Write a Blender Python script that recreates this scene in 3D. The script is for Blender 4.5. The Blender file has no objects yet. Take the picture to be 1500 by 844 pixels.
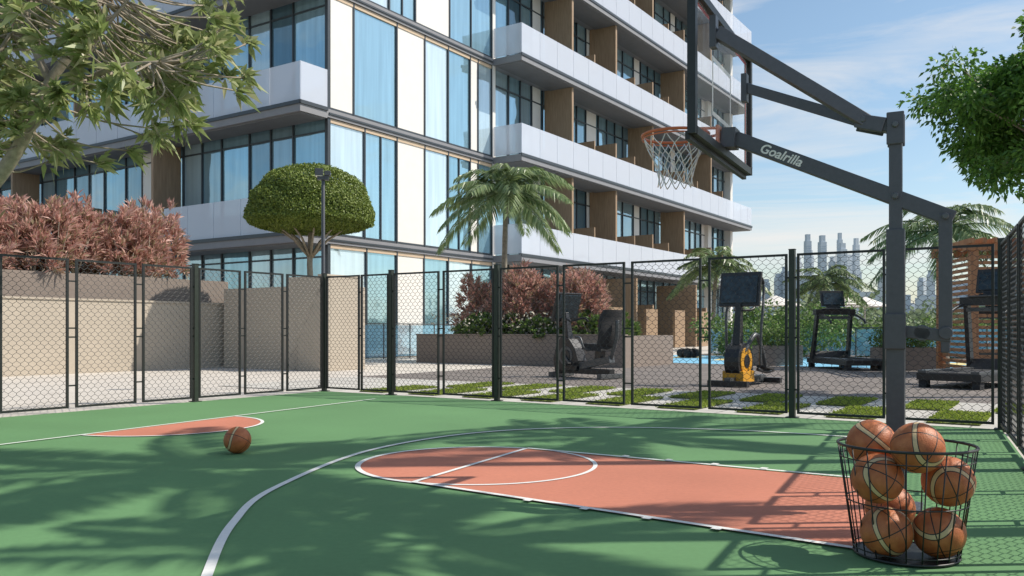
import bpy, math, random
import numpy as np
from mathutils import Vector, Matrix
R=random.Random(7); NR=np.random.default_rng(7)
scene=bpy.context.scene
try:
    scene.view_settings.view_transform='Standard'; scene.view_settings.look='None'
    scene.view_settings.exposure=0
except Exception: pass

# ------------------------------------------------------------------ materials
def newmat(name):
    m=bpy.data.materials.new(name); m.use_nodes=True
    nt=m.node_tree; b=nt.nodes['Principled BSDF']
    return m,nt,b
def pm(name,col,rough=.6,metal=0,var=.12,scale=6,bump=0,bscale=60,spec=.5,big=0):
    m,nt,b=newmat(name)
    tc=nt.nodes.new('ShaderNodeTexCoord')
    n=nt.nodes.new('ShaderNodeTexNoise'); n.inputs['Scale'].default_value=scale; n.inputs['Detail'].default_value=8
    n.inputs['Roughness'].default_value=.65
    nt.links.new(tc.outputs['Object'],n.inputs['Vector'])
    r=nt.nodes.new('ShaderNodeValToRGB')
    r.color_ramp.elements[0].position=.3; r.color_ramp.elements[1].position=.7
    c0=[max(0,c*(1-var)) for c in col]+[1]; c1=[min(1,c*(1+var)) for c in col]+[1]
    r.color_ramp.elements[0].color=c0; r.color_ramp.elements[1].color=c1
    nt.links.new(n.outputs['Fac'],r.inputs['Fac']); out=r.outputs['Color']
    b.inputs['Roughness'].default_value=rough
    if big>0:
        n2=nt.nodes.new('ShaderNodeTexNoise'); n2.inputs['Scale'].default_value=.6; n2.inputs['Detail'].default_value=5
        nt.links.new(tc.outputs['Object'],n2.inputs['Vector'])
        mr=nt.nodes.new('ShaderNodeMapRange'); mr.inputs[1].default_value=.3; mr.inputs[2].default_value=.7
        mr.inputs[3].default_value=1-big; mr.inputs[4].default_value=1+big
        nt.links.new(n2.outputs['Fac'],mr.inputs[0])
        mx=nt.nodes.new('ShaderNodeVectorMath'); mx.operation='SCALE'
        nt.links.new(out,mx.inputs[0]); nt.links.new(mr.outputs[0],mx.inputs['Scale']); out=mx.outputs[0]
        mr2=nt.nodes.new('ShaderNodeMapRange'); mr2.inputs[3].default_value=rough-.12; mr2.inputs[4].default_value=min(1,rough+.12)
        nt.links.new(n2.outputs['Fac'],mr2.inputs[0]); nt.links.new(mr2.outputs[0],b.inputs['Roughness'])
    nt.links.new(out,b.inputs['Base Color'])
    b.inputs['Metallic'].default_value=metal
    b.inputs['Specular IOR Level'].default_value=spec
    if bump>0:
        n3=nt.nodes.new('ShaderNodeTexNoise'); n3.inputs['Scale'].default_value=bscale; n3.inputs['Detail'].default_value=4
        nt.links.new(tc.outputs['Object'],n3.inputs['Vector'])
        bp=nt.nodes.new('ShaderNodeBump'); bp.inputs['Strength'].default_value=bump; bp.inputs['Distance'].default_value=.005
        nt.links.new(n3.outputs['Fac'],bp.inputs['Height']); nt.links.new(bp.outputs['Normal'],b.inputs['Normal'])
    return m
def island(name,cols,rough=.5,metal=0,trans=0,spec=.5,pane=False):
    """per-leaf / per-pane random colour"""
    m,nt,b=newmat(name)
    g=nt.nodes.new('ShaderNodeNewGeometry'); r=nt.nodes.new('ShaderNodeValToRGB')
    el=r.color_ramp.elements
    while len(el)<len(cols): el.new(.5)
    for i,c in enumerate(cols):
        el[i].position=i/(len(cols)-1); el[i].color=(*c,1)
    nt.links.new(g.outputs['Random Per Island'],r.inputs['Fac'])
    out=r.outputs['Color']
    if pane:   # curtain-fold and room shading put into pane colour; bump makes glass wavy
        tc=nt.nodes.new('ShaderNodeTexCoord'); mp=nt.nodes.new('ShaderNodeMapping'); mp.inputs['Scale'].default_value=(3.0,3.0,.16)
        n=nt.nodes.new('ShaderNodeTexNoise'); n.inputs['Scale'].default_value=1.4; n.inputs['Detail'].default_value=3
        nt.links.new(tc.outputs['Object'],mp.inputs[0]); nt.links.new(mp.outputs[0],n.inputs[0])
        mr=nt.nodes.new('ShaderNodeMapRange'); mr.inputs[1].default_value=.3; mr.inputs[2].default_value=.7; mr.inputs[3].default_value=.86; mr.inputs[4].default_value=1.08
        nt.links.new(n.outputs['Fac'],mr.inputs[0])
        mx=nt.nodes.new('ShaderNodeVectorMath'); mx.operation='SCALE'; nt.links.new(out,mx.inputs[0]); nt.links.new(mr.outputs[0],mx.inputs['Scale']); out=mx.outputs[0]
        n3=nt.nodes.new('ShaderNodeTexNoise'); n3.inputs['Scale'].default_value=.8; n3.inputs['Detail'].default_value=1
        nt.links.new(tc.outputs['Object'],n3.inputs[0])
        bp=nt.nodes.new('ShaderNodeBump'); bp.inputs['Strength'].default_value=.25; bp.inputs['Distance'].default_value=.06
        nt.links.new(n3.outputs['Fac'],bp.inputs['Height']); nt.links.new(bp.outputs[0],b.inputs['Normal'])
    nt.links.new(out,b.inputs['Base Color'])
    b.inputs['Roughness'].default_value=rough; b.inputs['Metallic'].default_value=metal
    b.inputs['Specular IOR Level'].default_value=spec
    if trans>0:
        t=nt.nodes.new('ShaderNodeBsdfTranslucent'); nt.links.new(r.outputs['Color'],t.inputs['Color'])
        mx=nt.nodes.new('ShaderNodeMixShader'); mx.inputs[0].default_value=trans
        o=nt.nodes['Material Output']
        nt.links.new(b.outputs[0],mx.inputs[1]); nt.links.new(t.outputs[0],mx.inputs[2]); nt.links.new(mx.outputs[0],o.inputs[0])
    return m
def glassy(name,col,fac,rough=.1):
    m,nt,b=newmat(name)
    b.inputs['Base Color'].default_value=(*col,1); b.inputs['Roughness'].default_value=rough
    t=nt.nodes.new('ShaderNodeBsdfTransparent'); mx=nt.nodes.new('ShaderNodeMixShader'); mx.inputs[0].default_value=fac
    o=nt.nodes['Material Output']
    nt.links.new(t.outputs[0],mx.inputs[1]); nt.links.new(b.outputs[0],mx.inputs[2]); nt.links.new(mx.outputs[0],o.inputs[0])
    return m
M={}
M['green']=pm('court_green',(.118,.245,.108),.8,0,.06,25,.12,150,.25,big=.08)
M['pink']=pm('court_red',(.50,.19,.125),.8,0,.07,25,.12,150,.25,big=.13)
M['line']=pm('line_paint',(.74,.74,.71),.7,0,.06,30)
M['conc']=pm('pale_concrete',(.54,.50,.45),.85,0,.06,2,.05,40,big=.05)
M['beige']=pm('beige_wall',(.45,.39,.315),.9,0,.05,5,.15,60,big=.05)
M['plant']=pm('planter_stone',(.25,.205,.175),.9,0,.1,8,.15,50)
M['black']=pm('black_metal',(.016,.018,.018),.45,0,.2,20)
M['post']=pm('fence_post_paint',(.022,.03,.022),.45,0,.2,20)
M['char']=pm('charcoal_metal',(.08,.083,.095),.42,.1,.1,30,.08,200)
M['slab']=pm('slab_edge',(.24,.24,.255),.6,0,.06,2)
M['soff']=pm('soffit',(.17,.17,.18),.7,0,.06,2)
M['white']=pm('white_cladding',(.80,.76,.71),.55,0,.03,2)
M['warm']=pm('warm_trim',(.58,.44,.31),.6,0,.06,3)
M['mull']=pm('mullion',(.055,.065,.075),.4,.3,.1,3)
M['dark']=pm('dark_core_block',(.03,.035,.04),.7)  # dark building core, added behind panes to stop light through gaps
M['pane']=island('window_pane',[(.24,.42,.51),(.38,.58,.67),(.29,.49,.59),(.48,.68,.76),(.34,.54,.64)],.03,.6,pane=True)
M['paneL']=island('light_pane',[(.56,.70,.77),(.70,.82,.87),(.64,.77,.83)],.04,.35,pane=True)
M['paneD']=island('dark_blue_pane',[(.11,.20,.26),(.34,.52,.60),(.16,.28,.35),(.52,.68,.75),(.22,.36,.44)],.04,.5,pane=True)  # darker blue glazing, tone random per pane
M['balu']=glassy('frosted_glass',(.72,.76,.85),.62,.08)
M['rail']=glassy('clear_rail_glass',(.30,.54,.68),.45,.05)
M['board']=glassy('clear_board',(.75,.82,.86),.16,.03)
M['orange']=pm('rim_paint',(.58,.15,.06),.4,0,.08,20)
M['net']=pm('net_cord',(.72,.72,.72),.8)
M['red']=pm('red_tape',(.45,.04,.04),.5)
M['bark']=pm('bark',(.33,.28,.22),.9,0,.3,14,.6,30)
M['palmbark']=pm('palm_bark',(.28,.24,.19),.9,0,.3,10,.6,25)
M['fran']=island('broad_leaf',[(.20,.27,.08),(.32,.38,.15),(.42,.46,.22),(.24,.31,.10),(.50,.47,.27)],.4,0,.45)
M['palmleaf']=island('palm_leaf',[(.11,.17,.06),(.19,.27,.11),(.29,.36,.17),(.15,.21,.08)],.4,0,.35)
M['dome']=island('clipped_leaf',[(.08,.125,.02),(.16,.215,.035),(.24,.30,.05),(.11,.165,.03)],.55,0,.2)
M['domein']=pm('dark_crown_core',(.05,.075,.02),.9,0,.3,8)  # solid core in the crown; shade between leaves put into its colour
M['tree']=island('tree_leaf',[(.04,.11,.015),(.09,.21,.03),(.17,.33,.055),(.06,.15,.025)],.45,0,.38)
M['hedge']=island('hedge_leaf',[(.07,.13,.03),(.13,.22,.05),(.22,.32,.08),(.10,.15,.04)],.5,0,.3)
M['rose']=island('rose_leaf',[(.42,.18,.15),(.62,.36,.30),(.72,.47,.40),(.27,.24,.12),(.54,.29,.24),(.66,.42,.35)],.5,0,.35)
M['flower']=island('white_flower',[(.6,.55,.4),(.7,.68,.6)],.6,0,.2)
M['grass']=island('grass_blade',[(.18,.26,.03),(.28,.36,.05),(.38,.44,.09)],.6,0,.4)
M['soil']=pm('soil',(.10,.12,.04),.95,0,.3,20,.5,40)
M['hblack']=pm('gym_black',(.018,.018,.02),.35,0,.2,20)
M['hgrey']=pm('gym_grey',(.10,.105,.11),.35,.3,.1,20)
M['yellow']=pm('gym_yellow',(.62,.30,.02),.4,0,.1,20)
M['rubber']=pm('rubber',(.03,.03,.032),.85,0,.2,20)
M['screen']=pm('screen',(.02,.035,.045),.15,0,.9,14)
M['blue']=pm('blue_rubber_floor',(.20,.48,.68),.6,0,.15,4)
M['yel2']=pm('yellow_rubber_floor',(.64,.54,.24),.8,0,.1,4)
def wood(name,ca,cb):
    m,nt,b=newmat(name); tc=nt.nodes.new('ShaderNodeTexCoord')
    mp=nt.nodes.new('ShaderNodeMapping'); mp.inputs['Scale'].default_value=(8,8,.7)
    n=nt.nodes.new('ShaderNodeTexNoise'); n.inputs['Scale'].default_value=2.2; n.inputs['Detail'].default_value=9
    r=nt.nodes.new('ShaderNodeValToRGB'); r.color_ramp.elements[0].color=(*ca,1); r.color_ramp.elements[1].color=(*cb,1)
    r.color_ramp.elements[0].position=.3; r.color_ramp.elements[1].position=.7
    nt.links.new(tc.outputs['Object'],mp.inputs[0]); nt.links.new(mp.outputs[0],n.inputs[0]); nt.links.new(n.outputs['Fac'],r.inputs[0]); nt.links.new(r.outputs[0],b.inputs['Base Color'])
    b.inputs['Roughness'].default_value=.65; return m
M['wood']=wood('wood_panel',(.27,.18,.11),(.38,.265,.17))
M['wood2']=wood('orange_timber',(.34,.15,.07),(.50,.25,.12))
def paver(name,c1,c2,mort,w,h,scale=1):
    m,nt,b=newmat(name); tc=nt.nodes.new('ShaderNodeTexCoord')
    br=nt.nodes.new('ShaderNodeTexBrick'); br.inputs['Color1'].default_value=(*c1,1); br.inputs['Color2'].default_value=(*c2,1)
    br.inputs['Mortar'].default_value=(*mort,1); br.inputs['Scale'].default_value=scale; br.inputs['Brick Width'].default_value=w; br.inputs['Row Height'].default_value=h
    br.inputs['Mortar Size'].default_value=.012
    n=nt.nodes.new('ShaderNodeTexNoise'); n.inputs['Scale'].default_value=1.5; n.inputs['Detail'].default_value=8
    mr=nt.nodes.new('ShaderNodeMapRange'); mr.inputs[3].default_value=.8; mr.inputs[4].default_value=1.2
    mx=nt.nodes.new('ShaderNodeVectorMath'); mx.operation='SCALE'
    nt.links.new(tc.outputs['Object'],br.inputs[0]); nt.links.new(tc.outputs['Object'],n.inputs[0]); nt.links.new(n.outputs['Fac'],mr.inputs[0])
    nt.links.new(br.outputs['Color'],mx.inputs[0]); nt.links.new(mr.outputs[0],mx.inputs['Scale']); nt.links.new(mx.outputs[0],b.inputs['Base Color'])
    b.inputs['Roughness'].default_value=.8; return m
M['paver']=paver('grey_pavers',(.21,.18,.165),(.16,.14,.13),(.09,.08,.07),.4,.2)
M['slabs']=paver('pale_slabs',(.52,.50,.46),(.46,.44,.41),(.2,.19,.18),.9,.6)
M['land']=pm('far_ground',(.16,.17,.11),.9,0,.3,.05)
M['haze']=pm('hazy_tower',(.54,.59,.64),.9,0,.06,.02,spec=.1)  # air haze put into the tower base colour
M['haze2']=pm('hazy_low',(.60,.64,.67),.9,0,.10,.02,spec=.1)  # paler haze colour for low blocks and tower bands
M['hgreen']=island('hazy_leaf',[(.13,.19,.10),(.20,.27,.15),(.27,.33,.19),(.16,.21,.12)],.6,0,.3)  # air haze put into the leaf colours

class MX:
    """tiny math-node helper"""
    def __init__(s,nt): s.nt=nt
    def op(s,o,a,b=None,c=None):
        n=s.nt.nodes.new('ShaderNodeMath'); n.operation=o
        for i,x in enumerate((a,b,c)):
            if x is None: continue
            if isinstance(x,(int,float)): n.inputs[i].default_value=x
            else: s.nt.links.new(x,n.inputs[i])
        return n.outputs[0]
def ballmat():
    m,nt,b=newmat('basketball_leather'); X=MX(nt)
    tc=nt.nodes.new('ShaderNodeTexCoord'); vm=nt.nodes.new('ShaderNodeVectorMath'); vm.operation='NORMALIZE'
    nt.links.new(tc.outputs['Object'],vm.inputs[0]); sp=nt.nodes.new('ShaderNodeSeparateXYZ'); nt.links.new(vm.outputs[0],sp.inputs[0])
    x,y,z=sp.outputs
    ax=X.op('ABSOLUTE',x); ay=X.op('ABSOLUTE',y); az=X.op('ABSOLUTE',z)
    cur=X.op('SUBTRACT',ay,X.op('MULTIPLY_ADD',X.op('MULTIPLY',x,x),.45,.38))
    acur=X.op('ABSOLUTE',cur)
    band=X.op('ABSOLUTE',X.op('SUBTRACT',acur,.105))
    seam=X.op('MINIMUM',X.op('MINIMUM',ax,az),X.op('MULTIPLY',band,1.2))
    seamf=X.op('LESS_THAN',seam,.023)
    cream=X.op('MULTIPLY',X.op('LESS_THAN',acur,.105),X.op('GREATER_THAN',y,0.0))
    n=nt.nodes.new('ShaderNodeTexNoise'); n.inputs['Scale'].default_value=18; nt.links.new(tc.outputs['Object'],n.inputs[0])
    rp=nt.nodes.new('ShaderNodeValToRGB'); rp.color_ramp.elements[0].color=(.38,.10,.03,1); rp.color_ramp.elements[1].color=(.53,.17,.055,1)
    rp.color_ramp.elements[0].position=.3; rp.color_ramp.elements[1].position=.7
    nt.links.new(n.outputs['Fac'],rp.inputs[0])
    m1=nt.nodes.new('ShaderNodeMix'); m1.data_type='RGBA'; nt.links.new(cream,m1.inputs[0]); nt.links.new(rp.outputs[0],m1.inputs[6]); m1.inputs[7].default_value=(.64,.46,.25,1)
    m2=nt.nodes.new('ShaderNodeMix'); m2.data_type='RGBA'; nt.links.new(seamf,m2.inputs[0]); nt.links.new(m1.outputs[2],m2.inputs[6]); m2.inputs[7].default_value=(.02,.015,.012,1)
    nt.links.new(m2.outputs[2],b.inputs['Base Color']); b.inputs['Roughness'].default_value=.5
    v=nt.nodes.new('ShaderNodeTexVoronoi'); v.inputs['Scale'].default_value=170; nt.links.new(tc.outputs['Object'],v.inputs[0])
    h=X.op('SUBTRACT',v.outputs['Distance'],X.op('MULTIPLY',seamf,1.5))
    bp=nt.nodes.new('ShaderNodeBump'); bp.inputs['Strength'].default_value=.35; bp.inputs['Distance'].default_value=.003
    nt.links.new(h,bp.inputs['Height']); nt.links.new(bp.outputs[0],b.inputs['Normal'])
    return m
M['ball']=ballmat()

# ------------------------------------------------------------------ mesh builder
class MB:
    def __init__(s): s.v=[]; s.f=[]; s.m=[]; s.s=[]; s.mats=[]
    def mi(s,k):
        if k not in s.mats: s.mats.append(k)
        return s.mats.index(k)
    def add(s,vs,fs,k,sm=False):
        o=len(s.v); s.v.extend([tuple(v) for v in vs]); i=s.mi(k)
        for f in fs: s.f.append(tuple(a+o for a in f)); s.m.append(i); s.s.append(sm)
    def bx(s,x0,x1,y0,y1,z0,z1,k):
        s.add([(x0,y0,z0),(x1,y0,z0),(x1,y1,z0),(x0,y1,z0),(x0,y0,z1),(x1,y0,z1),(x1,y1,z1),(x0,y1,z1)],
              [(0,3,2,1),(4,5,6,7),(0,1,5,4),(1,2,6,5),(2,3,7,6),(3,0,4,7)],k)
    def beam(s,p0,p1,w,h,k,up=(0,0,1),w1=None,h1=None):
        p0=Vector(p0); p1=Vector(p1); d=(p1-p0).normalized(); u=Vector(up)
        if abs(d.dot(u))>.98: u=Vector((0,1,0)) if abs(d.y)<.9 else Vector((1,0,0))
        r=d.cross(u).normalized(); u=r.cross(d).normalized(); w1=w1 or w; h1=h1 or h
        vs=[p0+r*a*w/2+u*b*h/2 for a,b in ((-1,-1),(1,-1),(1,1),(-1,1))]+[p1+r*a*w1/2+u*b*h1/2 for a,b in ((-1,-1),(1,-1),(1,1),(-1,1))]
        s.add(vs,[(0,1,2,3),(7,6,5,4),(4,5,1,0),(5,6,2,1),(6,7,3,2),(7,4,0,3)],k)
    def tube(s,pts,r,k,n=8,closed=False,sm=True,cap=True):
        pts=[Vector(p) for p in pts]; N=len(pts)
        rs=r if isinstance(r,(list,tuple)) else [r]*N
        vs=[];prev=None
        for i,p in enumerate(pts):
            if closed: t=pts[(i+1)%N]-pts[i-1]
            else: t=pts[min(i+1,N-1)]-pts[max(i-1,0)]
            t.normalize()
            if prev is None:
                a=Vector((0,0,1)) if abs(t.z)<.9 else Vector((1,0,0)); x=t.cross(a).normalized()
            else:
                x=(prev-t*prev.dot(t))
                x=x.normalized() if x.length>1e-6 else t.orthogonal().normalized()
            prev=x; y=t.cross(x)
            for j in range(n):
                an=2*math.pi*j/n; vs.append(p+(x*math.cos(an)+y*math.sin(an))*rs[i])
        fs=[]
        for i in range(N if closed else N-1):
            for j in range(n):
                a=i*n+j;b=i*n+(j+1)%n;c=((i+1)%N)*n+(j+1)%n;d=((i+1)%N)*n+j
                fs.append((a,b,c,d))
        if cap and not closed and n>3: fs.append(tuple(range(n-1,-1,-1))); fs.append(tuple((N-1)*n+j for j in range(n)))
        s.add(vs,fs,k,sm)
    def ball(s,c,r,k,nu=16,nv=10):
        if not isinstance(r,(tuple,list)): r=(r,r,r)
        vs=[];fs=[]
        for i in range(nv+1):
            th=math.pi*i/nv
            for j in range(nu):
                ph=2*math.pi*j/nu; vs.append((c[0]+r[0]*math.sin(th)*math.cos(ph),c[1]+r[1]*math.sin(th)*math.sin(ph),c[2]+r[2]*math.cos(th)))
        for i in range(nv):
            for j in range(nu):
                fs.append((i*nu+j,(i+1)*nu+j,(i+1)*nu+(j+1)%nu,i*nu+(j+1)%nu))
        s.add(vs,fs,k,True)
    def prism(s,poly,z0,z1,k,T=None):
        n=len(poly); vs=[(p[0],p[1],z0) for p in poly]+[(p[0],p[1],z1) for p in poly]
        if T: vs=[T@Vector(v) for v in vs]
        s.add(vs,[tuple(range(n-1,-1,-1)),tuple(range(n,2*n))]+[(i,(i+1)%n,(i+1)%n+n,i+n) for i in range(n)],k)
    def disc(s,c,axis,r,th,k,n=24):
        a=Vector(axis).normalized(); c=Vector(c)
        s.tube([c-a*th/2,c+a*th/2],r,k,n,sm=False)
    def leaves(s,P,D,L,W,k,droop=.15,flat=None,nrm=None):
        P=np.asarray(P,float); D=np.asarray(D,float); D=D/(np.linalg.norm(D,axis=1,keepdims=True)+1e-9)
        N=len(P); L=np.broadcast_to(np.asarray(L,float).reshape(-1,1) if np.ndim(L) else np.full((N,1),L),(N,1))
        W=np.broadcast_to(np.asarray(W,float).reshape(-1,1) if np.ndim(W) else np.full((N,1),W),(N,1))
        rv=NR.normal(size=(N,3)) if flat is None else np.array(flat)+NR.normal(size=(N,3))*.35
        if nrm is not None: rv=nrm
        S=np.cross(D,rv); S/=np.linalg.norm(S,axis=1,keepdims=True)+1e-9
        mid=P+D*L*.45; tip=P+D*L; tip[:,2]-=L[:,0]*droop
        V=np.stack([P,mid+S*W/2,tip,mid-S*W/2],1).reshape(-1,3)
        o=len(s.v); s.v.extend(map(tuple,V.tolist())); i=s.mi(k)
        s.f.extend([(o+4*a,o+4*a+1,o+4*a+2,o+4*a+3) for a in range(N)]); s.m.extend([i]*N); s.s.extend([False]*N)
    def obj(s,name,loc=(0,0,0),rot=0,bevel=0,scale=1,parent=None):
        me=bpy.data.meshes.new(name); me.from_pydata(s.v,[],s.f)
        for k in s.mats: me.materials.append(M[k])
        me.polygons.foreach_set('material_index',s.m); me.polygons.foreach_set('use_smooth',s.s); me.update()
        o=bpy.data.objects.new(name,me); scene.collection.objects.link(o)
        o.location=loc; o.rotation_euler=(0,0,rot); o.scale=(scale,)*3
        if bevel:
            b=o.modifiers.new('bevel','BEVEL'); b.width=bevel; b.segments=2; b.limit_method='ANGLE'; b.angle_limit=math.radians(40)
        if parent: o.parent=parent
        return o

# site axes: U runs to the far right, V to the far left (both fences / facades follow them)
U=Vector((.5546,.8321,0)); V=Vector((-.8321,.5546,0)); AU=math.atan2(.8321,.5546)
F=Vector((-3.36,15.17,0))          # fence corner
B=Vector((-6.75,31.0,0))           # building corner

# ------------------------------------------------------------------ ground
def sheet(name,pts,z,k,loc=(0,0,0),rot=0):
    m=MB(); m.add([(p[0],p[1],z) for p in pts],[tuple(range(len(pts)))],k); return m.obj(name,loc,rot)
sheet('ground',[(-4000,-4000),(4000,-4000),(4000,4000),(-4000,4000)],-.03,'land')
sheet('pavement',[(-30,.0),(-30,60),(80,60),(80,-60),(-12,-60),(-30,-30)],-.022,'conc',F,AU)
sheet('gym_floor',[(3.8,-40),(70,-40),(70,3),(3.8,3)],-.016,'paver',F,AU)
sheet('paved_strip',[(.0,-14),(3.8,-14),(3.8,3),(0,3)],-.012,'slabs',F,AU)
Rc=F-V*10.52; rd=Vector((-.44,-.9,0)).normalized()
sheet('court',[tuple(Rc)[:2],tuple(F)[:2],tuple(F-U*24)[:2],(-12,-8),tuple(Rc+rd*15)[:2]],0,'green')
m=MB()
m.add([(13.6,-20,-.01),(24,-20,-.01),(24,4,-.01),(16.4,4,-.01)],[(0,1,2,3)],'blue')
for i in range(9):
    y=-18+i*2.4; x=17.4+(i%3)*1.7
    m.add([(x,y,-.005),(x+1.9,y+.3,-.005),(x+1.4,y+1.3,-.005),(x-.3,y+1.0,-.005)],[(0,1,2,3)],'yel2')
m.obj('play_floor',F,AU)
# grass inlays in paving strip
m=MB()
for row,(xa,xb,off) in enumerate([(.35,1.9,0),(2.1,3.6,.6)]):
    for i in range(13):
        y=-.8-i*1.15-off+ .0
        if y<-13.5: continue
        m.bx(xa,xb,y-.28,y+.28,-.012,.004,'soil')
        n=2200; P=np.column_stack([NR.uniform(xa,xb,n),NR.uniform(y-.3,y+.3,n),np.full(n,.0)])
        D=np.column_stack([NR.normal(0,.6,n),NR.normal(0,.6,n),np.ones(n)]); m.leaves(P,D,NR.uniform(.03,.06,n),.02,'grass',.1)
m.obj('grass',F,AU)

# ------------------------------------------------------------------ court markings
def ribbon(m,pts,w,z,k,closed=False):
    pts=[Vector((p[0],p[1],0)) for p in pts]; N=len(pts); vs=[]
    for i,p in enumerate(pts):
        t=(pts[(i+1)%N]-pts[i-1]) if closed else (pts[min(i+1,N-1)]-pts[max(0,i-1)])
        t.normalize(); n=Vector((-t.y,t.x,0)); vs+= [p+n*w/2+Vector((0,0,z)),p-n*w/2+Vector((0,0,z))]
    m.add(vs,[(2*i,2*i+1,(2*i+3)%(2*N),(2*i+2)%(2*N)) for i in range(N if closed else N-1)],k)
def catmull(P,n=10):
    out=[];P=[Vector((*p,0)) if len(p)==2 else Vector(p) for p in P]
    Q=[P[0]*2-P[1]]+P+[P[-1]*2-P[-2]]
    for i in range(1,len(Q)-2):
        for j in range(n):
            t=j/n;a,b,c,d=Q[i-1],Q[i],Q[i+1],Q[i+2]
            out.append(.5*((2*b)+(c-a)*t+(2*a-5*b+4*c-d)*t*t+(3*b-a-3*c+d)*t**3))
    out.append(P[-1]); return out
A_=Vector((-.708,6.07,0)); B_=Vector((.139,7.80,0)); C_=Vector((1.90,4.09,0)); D_=Vector((2.70,6.14,0))
m=MB()
cen=(A_+B_)/2; rad=(A_-B_).length/2; a0=math.atan2((B_-cen).y,(B_-cen).x)
half=[cen+Vector((math.cos(a0+math.pi*i/40),math.sin(a0+math.pi*i/40),0))*rad for i in range(41)]
poly=half+[C_,D_]
m.add([(p.x,p.y,.004) for p in poly],[tuple(range(len(poly)))],'pink')
hc=Vector((-3.99,9.76,0)); hd=Vector((2.69,5.30,0)).normalized(); hr=1.07
ha=math.atan2(hd.y,hd.x)
hs=[hc+Vector((math.cos(ha-math.pi*i/36),math.sin(ha-math.pi*i/36),0))*hr for i in range(37)]
m.add([(p.x,p.y,.004) for p in reversed(hs)],[tuple(range(len(hs)))],'pink')
ribbon(m,hs,.04,.008,'line')
ribbon(m,[hc-hd*11,hc+hd*4.05],.04,.0105,'line')
ribbon(m,half,.045,.008,'line')
circ2=[cen+Vector((math.cos(a0-math.pi*i/40),math.sin(a0-math.pi*i/40),0))*rad for i in range(41)]
ribbon(m,circ2,.035,.008,'line')
ribbon(m,[A_,B_],.04,.0105,'line'); ribbon(m,[A_,C_],.045,.012,'line'); ribbon(m,[B_,D_],.045,.012,'line')
nA=Vector((C_.y-A_.y,-(C_.x-A_.x),0)).normalized()
for t in (.32,.45,.58,.71):
    p=A_.lerp(C_,t); ribbon(m,[p-nA*-.0,p+nA*.065],.055,.0145,'line')
    p=B_.lerp(D_,t); ribbon(m,[p-nA*.0,p-nA*.065],.055,.0145,'line')
arc=catmull([(-.55,2.0),(-1.12,2.95),(-1.36,3.78),(-1.58,4.8),(-1.64,5.88),(-1.28,7.71),(-.364,9.0),(.9,9.48),(2.24,9.29),(3.3,8.75),(4.1,8.1)],12)
ribbon(m,arc,.05,.008,'line')
m.obj('court_markings')

# ------------------------------------------------------------------ fences
def fence(name,origin,direc,frames,posts,H=2.05,inner=None):
    m=MB(); rot=math.atan2(direc.y,direc.x); w=.100; vh=.011; dh=.032; pit=2*vh+dh; r=.0031
    for (a,b) in frames:
        z0=.05; t=.028
        m.bx(a,a+t,-.016,.016,z0,H,'black'); m.bx(b-t,b,-.016,.016,z0,H,'black')
        m.bx(a+t,b-t,-.016,.016,H-t,H,'black'); m.bx(a+t,b-t,-.016,.016,z0,z0+t,'black')
        x0,x1,y0,y1=a+t*.5,b-t*.5,z0+t*.5,H-t*.5
        ny=int((y1-y0)/pit)+2; nx=int((x1-x0)/w)+2
        segs=[]
        for j in range(-1,ny):
            for i in range(-1,nx):
                cx=x0+i*w+(w/2 if j%2 else 0); cy=y0+j*pit
                p=[(cx,cy-vh-dh),(cx+w/2,cy-vh),(cx+w/2,cy+vh),(cx,cy+vh+dh)]
                segs+= [(p[0],p[1]),(p[1],p[2]),(p[2],p[3])]
        vs=[];fs=[]
        for (p,q) in segs:
            if p[0]>q[0]: p,q=q,p
            (ax,ay),(bx,by)=p,q
            if bx<x0 or ax>x1 or max(ay,by)<y0 or min(ay,by)>y1: continue
            def cl(ax,ay,bx,by):
                t0,t1=0,1; dx,dy=bx-ax,by-ay
                for pp,qq in ((-dx,ax-x0),(dx,x1-ax),(-dy,ay-y0),(dy,y1-ay)):
                    if abs(pp)<1e-9:
                        if qq<0: return None
                    else:
                        tt=qq/pp
                        if pp<0: t0=max(t0,tt)
                        else: t1=min(t1,tt)
                if t0>=t1: return None
                return ax+dx*t0,ay+dy*t0,ax+dx*t1,ay+dy*t1
            c=cl(ax,ay,bx,by)
            if not c: continue
            ax,ay,bx,by=c; L=math.hypot(bx-ax,by-ay)
            if L<.005: continue
            nxx,nyy=-(by-ay)/L*r,(bx-ax)/L*r; o=len(vs)
            for (x,y) in ((ax,ay),(bx,by)):
                vs+= [(x+nxx,0,y+nyy),(x-nxx*.5,r*.87,y-nyy*.5),(x-nxx*.5,-r*.87,y-nyy*.5)]
            fs+= [(o,o+1,o+4,o+3),(o+1,o+2,o+5,o+4),(o+2,o,o+3,o+5)]
        m.add(vs,fs,'black')
    for i in range(len(frames)-1):
        a=frames[i][1]; b=frames[i+1][0]
        for z in (.35,1.0,1.12,1.75): m.bx(a,b,-.008,.008,z-.01,z+.01,'black')
    for p in posts:
        m.bx(p-.035,p+.035,-.035,.035,0,H+.05,'post'); m.bx(p-.07,p+.07,-.07,.07,0,.012,'post'); m.bx(p-.04,p+.04,-.04,.04,H+.05,H+.058,'black')
    return m.obj(name,origin,rot)
fence('chain_link_fence',F,-V,[(.06,.86),(.90,1.53),(1.65,2.62),(2.70,3.70),(3.82,4.86),(4.94,5.94),(6.04,7.06),(7.16,8.19),(8.31,9.33),(9.42,10.45)],[0,1.59,3.76,8.25,10.52])
fr=[(.06,.87),(.95,1.75),(1.83,2.61),(2.73,3.55),(3.65,4.53),(4.63,5.5),(5.6,6.5),(6.6,7.5)]; fr+=[(7.7+i,8.6+i) for i in range(7)]
fence('chain_link_fence',F,-U,fr,[2.67,7.6,12.65])
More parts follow.
